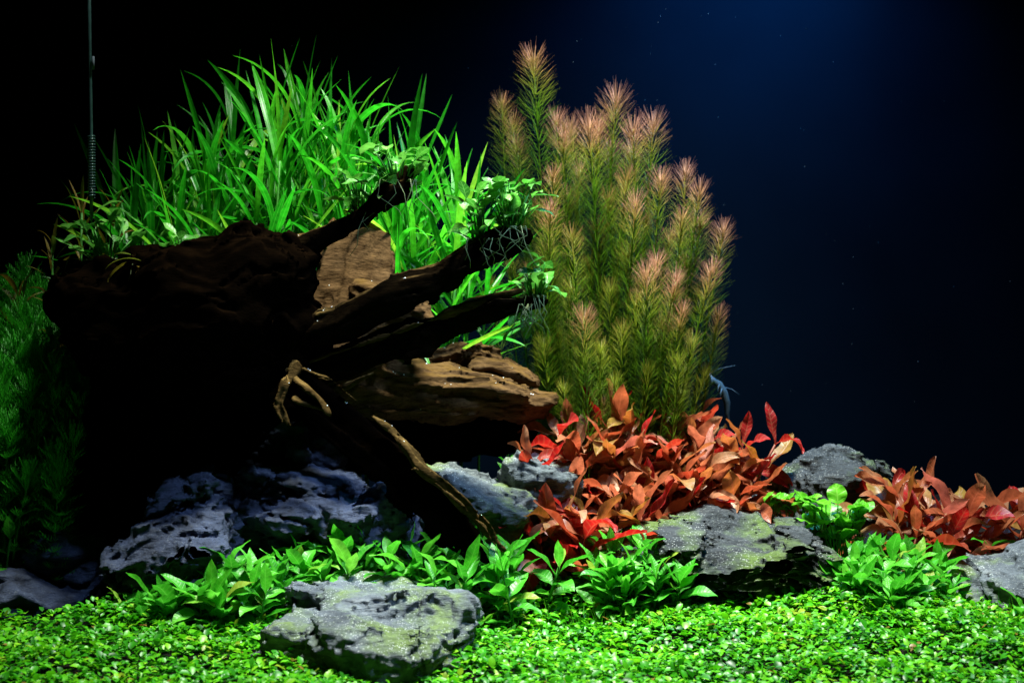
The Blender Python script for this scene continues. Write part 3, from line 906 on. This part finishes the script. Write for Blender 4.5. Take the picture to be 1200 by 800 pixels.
# ---- needle stems
def ribbons(base, dirs, up, L, W, droop, rnd0, rnd1, nseg=3):
    """vectorised needles: base (n,3), dirs (n,3) unit start direction, up bend"""
    n = len(base)
    side = np.cross(dirs, up); side /= np.linalg.norm(side, axis=1)[:, None] + 1e-9
    Vs, at = [], []
    p = base.copy(); d = dirs.copy()
    for i in range(nseg + 1):
        u = i / nseg
        w = (W * (1 - 0.75 * u ** 1.5))[:, None] * 0.5
        Vs.append(p - side * w); Vs.append(p + side * w)
        at.append(rnd0 + (rnd1 - rnd0) * u); at.append(rnd0 + (rnd1 - rnd0) * u)
        d = d + up * droop[:, None] / nseg
        d /= np.linalg.norm(d, axis=1)[:, None]
        p = p + d * (L / nseg)[:, None]
    k = 2 * (nseg + 1)
    V = np.stack(Vs, 1).reshape(-1, 3)
    A = np.stack(at, 1).reshape(-1)
    f = np.array([(2 * i, 2 * i + 1, 2 * i + 3, 2 * i + 2) for i in range(nseg)])
    F = (f[None] + k * np.arange(n)[:, None, None]).reshape(-1, 4)
    return V, F, A


def needle_stem(px, py, Y, label, group, rad=20, pink=1.0, lean=None, name='needle_plant'):
    tip = P(px, py + 10, Y)
    bx = px + (705 - px) * 0.34 + U(-10, 10)
    b = P(bx, 0, Y + U(-.01, .02)); b[2] = gz(b[0], b[1]) - .004
    t = thing(name, b, label, 'plant', group)
    H = tip - b
    ln = H[2]
    bend = U(-.032, .032)
    pink = pink * U(.75, 1.1)

    def c(u):
        u = np.asarray(u, float)
        return np.stack([H[0] * u ** 1.4 + bend * np.sin(u * math.pi) * ln, H[1] * u, H[2] * u], -1)
    us = np.linspace(0, 1, 12)
    stem_part(t, c(us), .0013, .0007, M['needle_stem'])
    s = S(Y)
    # whorls: widely spaced low, crowded at the tip
    pos, u = [], 0.12
    while u < 1.0:
        pos.append(u)
        dist = (1 - u) * ln
        u += (0.0052 if dist > .05 else 0.0022 + .003 * dist / .05) / ln * U(.85, 1.15)
    pos = np.array(pos)
    npw = 15
    uu = np.repeat(pos, npw)
    n = len(uu)
    dist = (1 - uu) * ln
    az = rng.uniform(0, 6.283, n)
    tipf = np.clip(1 - dist / .045, 0, 1)
    el = np.radians(10 + 42 * tipf ** 1.9 + rng.normal(0, 12, n))
    dirs = np.stack([np.cos(az) * np.cos(el), np.sin(az) * np.cos(el), np.sin(el)], 1)
    L = rad * s * 1.58 * (0.86 + .14 * rng.random(n)) * (1 - 0.12 * tipf) * np.clip(.75 + dist * 0 + (uu * 1.2), .6, 1)
    up = np.tile(np.array([0, 0, 1.0]), (n, 1))
    tint = np.clip(0.28 + 0.35 * np.clip(1 - dist / .11, 0, 1) + pink * 0.40 * np.clip(1 - dist / .05, 0, 1) + rng.normal(0, .05, n), 0, 1)
    V, F, A = ribbons(c(uu), dirs, up, L, np.full(n, .0006), rng.uniform(.35, .8, n) * (1 - .5 * tipf), tint * .85, np.clip(tint * 1.05 + .05 * pink, 0, 1))
    o = add('foliage', mesh_np('foliage', V, F, True, {'rnd': A}), t, M['needle'])
    o['kind'] = 'stuff'
    return t


gn = 'pink tipped feathery stems of the thicket'


def needle_label(px, py, pink):
    if pink < .35:
        if px < 680: return 'low side', 'all green feathery stem plant low in the thicket beside the lower log'
        if px < 780: return 'low middle', 'short all green feathery stem plant in the thicket above the big red clump'
        return 'low water side', 'short green feathery stem plant at the open water edge of the thicket'
    if py < 180 and px < 640: return 'grass side', 'thin dim feathery stem plant behind the tallest stem of the thicket'
    if py < 180: return 'crest', 'tall pink tipped feathery stem plant in the crest of the thicket'
    if px < 690: return 'branch side', 'pink brown tipped feathery stem plant behind the branch tips'
    if px > 787: return 'water side', 'pink tipped feathery stem plant on the open water side of the thicket'
    return 'heart', 'mid height pink tipped feathery stem plant in the heart of the thicket'


needle_stem(625, 60, .20, 'tallest feathery stem rising clear of the thicket beside the grass leaved plants', None, 22)
needle_stem(722, 108, .22, 'second tallest feathery stem with a wide pink tip above the thicket', None, 23)
needle_stem(848, 262, .19, 'feathery stem with pink tip leaning farthest out towards the open water', None, 18)
needle_stem(684, 364, .09, 'short feathery stem with a pale star tip in front of the thicket', None, 20)
for (px, py, Y, rad, pink) in [(588, 113, .27, 17, .6), (600, 135, .26, 18, .7), (605, 160, .23, 18, .8), (652, 132, .23, 20, 1), (668, 140, .26, 19, 1), (690, 140, .17, 24, 1), (702, 140, .21, 22, 1), (742, 142, .19, 22, 1), (766, 136, .22, 22, 1),
                               (774, 202, .18, 20, 1), (803, 194, .22, 18, 1), (820, 215, .18, 19, 1), (800, 245, .16, 17, .8), (745, 228, .14, 20, 1), (735, 200, .17, 18, .7), (648, 198, .16, 17, .9), (645, 238, .13, 18, .8), (670, 268, .11, 17, .5),
                               (628, 235, .2, 17, .6), (660, 150, .2, 18, 1), (680, 190, .24, 18, .8), (715, 170, .24, 20, .9), (770, 298, .13, 19, .9), (758, 312, .10, 20, .9), (792, 320, .12, 19, 1), (800, 355, .11, 17, .8), (834, 308, .16, 20, 1),
                               (822, 250, .2, 18, .8), (842, 360, .17, 16, .8), (812, 390, .12, 15, .3), (795, 414, .1, 15, .1), (690, 455, .10, 15, .6), (708, 465, .11, 15, .5), (760, 425, .10, 15, .1), (636, 395, .12, 16, .1), (660, 445, .10, 15, .1),
                               (735, 290, .16, 17, .3), (715, 330, .15, 17, .2), (700, 260, .2, 18, .5), (730, 380, .12, 16, .2), (775, 370, .15, 17, .5), (650, 320, .17, 17, .3), (620, 310, .2, 16, .3), (820, 330, .2, 18, .6), (690, 300, .18, 17, .3), (600, 300, .22, 15, .2), (575, 325, .2, 14, .1), (825, 430, .16, 15, .2), (712, 225, .2, 18, .6), (670, 330, .13, 17, .2), (705, 400, .11, 16, .1), (745, 345, .13, 17, .3), (785, 270, .2, 18, .7), (758, 250, .21, 18, .6), (640, 285, .15, 16, .4), (805, 300, .2, 18, .6), (720, 440, .1, 15, .1), (680, 410, .14, 16, .1), (778, 400, .13, 16, .1), (640, 350, .15, 16, .2), (665, 220, .22, 17, .5), (740, 170, .25, 19, .8), (610, 250, .25, 16, .5), (835, 395, .2, 16, .3), (655, 385, .16, 16, .1), (800, 450, .14, 15, .1)]:
    nz_, nl_ = needle_label(px, py, pink)
    needle_stem(px, py, Y, nl_, gn + ', ' + nz_, rad, pink)


# ---- soft feathery plants beside the stump
def feather_stem(px, py, Y, label, group, rad=30):
    tip = P(px, py, Y)
    b = P(px + U(-30, 10), 0, Y + .02); b[2] = gz(b[0], b[1]) - .004
    t = thing('feathery_plant', b, label, 'plant', group)
    H = tip - b; ln = H[2]
    c = lambda u: np.stack([H[0] * np.asarray(u) ** 1.6, H[1] * np.asarray(u), H[2] * np.asarray(u)], -1)
    stem_part(t, c(np.linspace(0, 1, 9)), .0014, .0007, M['green_stem'])
    pos = np.concatenate([np.arange(.15, .86, .0085 / ln), np.linspace(.87, 1, 7)])
    uu = np.repeat(pos, 8); n = len(uu)
    dist = (1 - uu) * ln
    tipf = np.clip(1 - dist / .03, 0, 1)
    az = rng.uniform(0, 6.283, n)
    el = np.radians(15 + 50 * tipf + rng.normal(0, 12, n))
    dirs = np.stack([np.cos(az) * np.cos(el), np.sin(az) * np.cos(el), np.sin(el)], 1)
    L = rad * S(Y) * (.8 + .3 * rng.random(n)) * (1 - .3 * tipf)
    up = np.tile(np.array([0, 0, 1.0]), (n, 1))
    rv = np.clip(rng.normal(.5, .25, n) + .3 * tipf, 0, 1)
    V, F, A = ribbons(c(uu), dirs, up, L, np.full(n, .0010), np.full(n, .45), rv, rv)
    Vs, Fs, As = [V], [F], [A]; nv = len(V)
    for fr in (.25, .42, .58, .74):
        for sg in (-1, 1):
            sd = np.cross(dirs, up); sd /= np.linalg.norm(sd, axis=1)[:, None]
            d2 = dirs * .8 + sd * .55 * sg + up * .25
            d2 /= np.linalg.norm(d2, axis=1)[:, None]
            dd = dirs + up * .45 * fr * .5
            V2, F2, A2 = ribbons(c(uu) + dd * (L * fr)[:, None], d2, up, L * .42 * (1.2 - fr), np.full(n, .0009), np.full(n, .3), rv, rv, 2)
            Vs.append(V2); Fs.append(F2 + nv); As.append(A2); nv += len(V2)
    o = add('foliage', mesh_np('foliage', np.concatenate(Vs), np.concatenate(Fs), True, {'rnd': np.concatenate(As)}), t, M['feather'])
    o['kind'] = 'stuff'
    return t


for (px, py, Y) in [(-15, 330, .12), (15, 345, .14), (40, 380, .10), (80, 405, .07), (65, 440, .04), (20, 410, .06), (-10, 390, .08), (35, 460, .03), (72, 470, .03), (5, 470, .03), (45, 510, .02), (20, 525, .02), (95, 425, .08), (-30, 460, .06), (30, 320, .18), (-10, 530, .02),
                    (55, 420, .06), (90, 450, .05), (0, 440, .04), (30, 430, .05), (60, 540, .0), (50, 350, .16), (10, 500, .0), (75, 505, .02), (-25, 500, .02), (25, 370, .1), (102, 410, .06), (105, 440, .04), (95, 480, .02), (85, 520, .0), (60, 395, .07), (40, 410, .06), (70, 555, -.01), (35, 560, -.01)]:
    if py < 385: z_, l_ = 'top', 'dark green feathery plant reaching up below the brown narrow leaved plant'
    elif px > 52: z_, l_ = 'stump side', 'dark green feathery plant brushing against the driftwood stump'
    else: z_, l_ = 'low', 'dark green feathery plant growing above the dark layered rock'
    feather_stem(px, py, Y, l_, 'feathery plants beside the stump, ' + z_, 40)


# ---- epiphytes on the wood
def epiphyte(px, py, Y, n, label, sc=1.0, leaves=None, spread=12, roots=6, name='small_leaf_plant', rise=30, elr=(0, 60)):
    """rhizome lies on the wood at (px, py); leaves on stalks up to `rise` pixels above (negative: below)"""
    b = P(px, py, Y)
    t = thing(name, b, label, 'plant')
    s = S(Y)
    stem_part(t, [(-spread * .7 * s, 0, -.002), (-spread * .3 * s, 0, .001), (spread * .2 * s, -.002, .001), (spread * .7 * s, -.002, -.001)], .002, .0016, M['rhizome'], 'rhizome')
    for k in range(n):
        hgt = rise * (k + .5) / n * U(.75, 1.1)
        q = Vector((U(-spread, spread) * s, U(-.014, .012), hgt * s))
        stem_part(t, [(q.x * .45, 0, 0), (q.x * .7, q.y * .6, q.z * .6), tuple(q)], .0008, .0006, M['green_stem'], 'leaf_stalk')
        place_leaf(t, random.choice(leaves or anub_leaves), q, k * 2.4 + U(-.5, .5), R(U(*elr)), U(-.5, .5), sc * U(.7, 1.15))
    for k in range(roots):
        x0 = U(-spread, spread) * s; ll = U(.015, .038)
        dx = U(-.014, .014)
        w1 = U(-.008, .008)
        stem_part(t, [(x0 * .6, -.004, 0), (x0, -.016, .001), (x0 + dx * .4 + w1, -.020, -ll * .4), (x0 + dx - w1 * .5, -.018, -ll * .75), (x0 + dx * 1.6, -.016, -ll)], .0005, .00025, M['root'], 'root')
    return t


epiphyte(466, 214, -.015, 34, 'dark leafy plant tied to the raised tip of the upper branch', 1.0, spread=26, rise=42)
epiphyte(425, 252, .0, 38, 'dark green leafy cushion on the top of the upper branch', .8, spread=26, roots=2, rise=48)
epiphyte(562, 282, -.035, 26, 'glossy oval leaved plant on the middle branch, on the stump side of its tip', 1.05, spread=22, roots=7, rise=62)
epiphyte(598, 268, -.04, 36, 'bushy glossy leaved plant sitting on the tip of the middle branch', 1.0, spread=26, roots=9, rise=60)
epiphyte(628, 348, -.02, 20, 'glossy leaved plant with trailing white roots on the tip of the lower branch', 1.05, spread=17, roots=7, rise=40)
epiphyte(614, 358, -.02, 8, 'dark leafy plant hanging under the tip of the lower branch', 1.0, spread=12, roots=8, rise=-22, elr=(-50, 20))
epiphyte(125, 305, .05, 26, 'dark leafy plant on the crest of the stump below the coiled tube', 1.05, spread=40, rise=55)
epiphyte(208, 300, .03, 22, 'dark leafy plant on the top edge of the stump', .9, spread=28, roots=3, rise=24)
epiphyte(165, 312, .0, 12, 'olive narrow leaved tuft hanging down the front of the stump', .9, bronze_leaves, 16, 2, 'narrow_leaf_plant', 12, (-60, 30))
for (px, cr, Y, n, lab) in [(92, 252, .13, 18, 'bronze narrow leaved plant around the foot of the coiled tube'), (120, 258, .12, 16, 'olive narrow leaved plant between the coiled tube and the stump crest'), (62, 292, .13, 22, 'reddish bronze narrow leaved plant at the shoulder of the stump'), (28, 348, .14, 18, 'brown narrow leaved plant above the dark feathery plants')]:
    blade_plant(px, cr, Y, lab, None, U(.85, 1.05), n + 4, bronze_leaves, 'narrow_leaf_plant')


# ------------------------------------------------------------------ carpet
def carpet():
    n = 60000
    x = rng.uniform(-.62, .62, n); y = rng.uniform(-.33, .06, n)
    pxx = 600 + x * FPX / (CAM_D + y)
    lim = np.interp(pxx, [-100, 60, 150, 300, 420, 560, 700, 900, 1000, 1150, 1300], [-.09, -.09, -.08, -.06, -.03, -.01, .0, .01, -.01, -.04, -.04])
    lim = lim + .012 * noise(np.stack([x * 30, y * 0, x * 0], 1))
    keep = y < lim
    x, y = x[keep], y[keep]
    n = len(x)
    pile = noise(np.stack([x * 28, y * 28, 0 * x], 1))
    z = ground_z(x, y) + .002 + .012 * np.clip(pile * .5 + .5, 0, 1) + .012 * np.clip(noise(np.stack([x * 11, y * 11, 0 * x + 9], 1)) * .7 + .4, 0, 1) + rng.uniform(0, .009, n) ** 1.0
    az = rng.uniform(0, 6.283, n)
    tilt = np.abs(rng.normal(0, .5, n)).clip(0, 1.3) - .12
    L = .0036 + .0062 * rng.beta(2, 2.6, n); W = L * rng.uniform(.5, .78, n)
    # leaf frame
    d = np.stack([np.cos(az) * np.cos(tilt), np.sin(az) * np.cos(tilt), np.sin(tilt)], 1)
    s = np.stack([-np.sin(az), np.cos(az), rng.normal(0, .35, n)], 1)
    s -= d * (s * d).sum(1)[:, None]; s /= np.linalg.norm(s, axis=1)[:, None]
    nn = np.cross(d, s); nn *= np.sign(nn[:, 2])[:, None]
    o = np.stack([x, y, z], 1)
    prof = [(0, 0, .0), (.3, .42, .10), (.68, .48, .10), (1.0, .0, -.06)]
    Vs = [o]
    mid1 = o + d * (L * .33)[:, None]; mid2 = o + d * (L * .68)[:, None] - nn * (L * .0)[:, None]
    l1 = o + d * (L * .30)[:, None] - s * (W * .45)[:, None] + nn * (W * .16)[:, None]
    r1 = o + d * (L * .30)[:, None] + s * (W * .45)[:, None] + nn * (W * .16)[:, None]
    l2 = o + d * (L * .70)[:, None] - s * (W * .42)[:, None] + nn * (W * .12)[:, None]
    r2 = o + d * (L * .70)[:, None] + s * (W * .42)[:, None] + nn * (W * .12)[:, None]
    tp = o + d * L[:, None] - nn * (L * .12)[:, None]
    V = np.stack([o, l1, mid1, r1, l2, mid2, r2, tp], 1).reshape(-1, 3)
    f = np.array([(0, 2, 1), (0, 3, 2), (1, 2, 5), (1, 5, 4), (2, 3, 6), (2, 6, 5), (4, 5, 7), (5, 6, 7)])
    F = (f[None] + 8 * np.arange(n)[:, None, None]).reshape(-1, 3)
    pat = noise(np.stack([x * 16, y * 16, 0 * x + 4], 1))
    rv = np.clip(rng.beta(1.8, 1.8, n) + .3 * pat, 0, .985)
    rv[rng.random(n) < .008 + .05 * np.clip(pat - .35, 0, 1)] = 1.0
    me = mesh_np('carpet_plant', V, F, True, {'rnd': np.repeat(rv, 8)})
    # short runners
    o = add('carpet_plant', me, None, M['carpet'])
    tag(o, 'bright green carpet of tiny round leaves covering the tank floor', 'ground cover', None, 'stuff')


carpet()


# fine grass between the carpet and the tufts
def hair(cx, Y, n, w):
    x0 = P(cx, 0, Y)[0]
    x = x0 + rng.normal(0, w, n); y = Y + rng.normal(0, .018, n)
    b = np.stack([x, y, ground_z(x, y)], 1)
    d = np.stack([rng.normal(0, .35, n), rng.normal(0, .35, n), np.ones(n)], 1); d /= np.linalg.norm(d, axis=1)[:, None]
    up = np.stack([rng.normal(0, 1, n), rng.normal(0, 1, n), np.full(n, -.2)], 1); up /= np.linalg.norm(up, axis=1)[:, None]
    return ribbons(b, d, up, rng.uniform(.012, .035, n), np.full(n, .0006), rng.uniform(.1, .8, n), rng.random(n) * .9, rng.random(n) * .9, 3)


parts = [hair(650, -.09, 160, .03), hair(1045, -.09, 260, .04), hair(900, -.04, 40, .04), hair(1180, -.13, 200, .03), hair(160, -.12, 60, .03), hair(690, -.11, 100, .03)]
Vs, Fs, As, nv = [], [], [], 0
for (v, f, a) in parts:
    Vs.append(v); Fs.append(f + nv); As.append(a); nv += len(v)
o = add('hair_grass', mesh_np('hair_grass', np.concatenate(Vs), np.concatenate(Fs), True, {'rnd': np.concatenate(As)}), None, M['carpet'])
tag(o, 'thin hair grass growing up through the carpet', 'grass', None, 'stuff')

# ------------------------------------------------------------------ small things
bp = np.concatenate(bubble_pts)
o = add('air_bubbles', spheres('air_bubbles', bp - wood_base, rng.uniform(.0003, .0010, len(bp))), wood, M['bubble'])
o['kind'] = 'stuff'

# coiled tube hanging in the corner
tb = P(107, 232, .06)
tube = thing('coiled_tube', tb, 'thin dark glass tube with a coiled lower end behind the stump', 'tube')
top = P(104, -60, .06) - tb
add('tube', tube_mesh('tube', [(0, 0, -.02), (0, 0, .05), tuple(top * .6), tuple(top)], [.0016] * 4, 10), tube, M['glass'])
hp = []
for i in range(22 * 14 + 1):
    a = i / 14 * 2 * math.pi
    hp.append((.0031 * math.cos(a), .0031 * math.sin(a), i / 14 * .0026))
add('coil', tube_mesh('coil', hp, [.0007] * len(hp), 5), tube, M['glass'])
add('clip', tube_mesh('clip', [(.0025, -.002, .118), (.0025, -.002, .130)], [.0011, .0011], 8), tube, M['speck'])

# shrimp
sb = P(843, 470, .24)
shr = thing('shrimp', sb, 'slender translucent blue grey shrimp swimming upright beside the feathery thicket', 'shrimp')
cv = [P(*p, .24) - sb for p in ((831, 438), (836, 446), (842, 450), (848, 460), (852, 472), (852, 484), (853, 492), (855, 498))]
add('body', tube_mesh('body', cv, [.0010, .0032, .0042, .0044, .0036, .0026, .0018, .0008], 10), shr, M['shrimp'])
for i, (a, b_) in enumerate([((843, 450), (842, 461)), ((846, 455), (845, 466)), ((834, 441), (836, 451))]):
    q = [P(*a, .235) - sb, (P(*a, .235) + P(*b_, .23)) / 2 - sb + np.array([-.001, 0, 0]), P(*b_, .23) - sb]
    add('leg', tube_mesh('leg', q, [.0009, .0007, .0004], 6), shr, M['shrimp'])
for (e1, e2) in (((842, 432), (862, 428)), ((826, 428), (812, 430)), ((858, 456), (866, 462))):
    q = [P(832, 439, .24) - sb if e1[0] < 850 else P(850, 454, .24) - sb, P(*e1, .235) - sb, P(*e2, .23) - sb]
    add('feeler', tube_mesh('feeler', q, [.0004, .0003, .0002], 5), shr, M['shrimp'])

# specks drifting in the water
n = 260
C = np.array([P(px, py, Y) for px, py, Y in zip(rng.uniform(-60, 1260, n), rng.uniform(-60, 560, n), rng.uniform(.26, .40, n))])
C = C[C[:, 2] > .2]
o = add('floating_specks', spheres('floating_specks', C, rng.uniform(.00015, .00042, len(C))), None, M['speck'])
tag(o, 'fine pale specks drifting in the dark open water', 'specks', None, 'stuff')
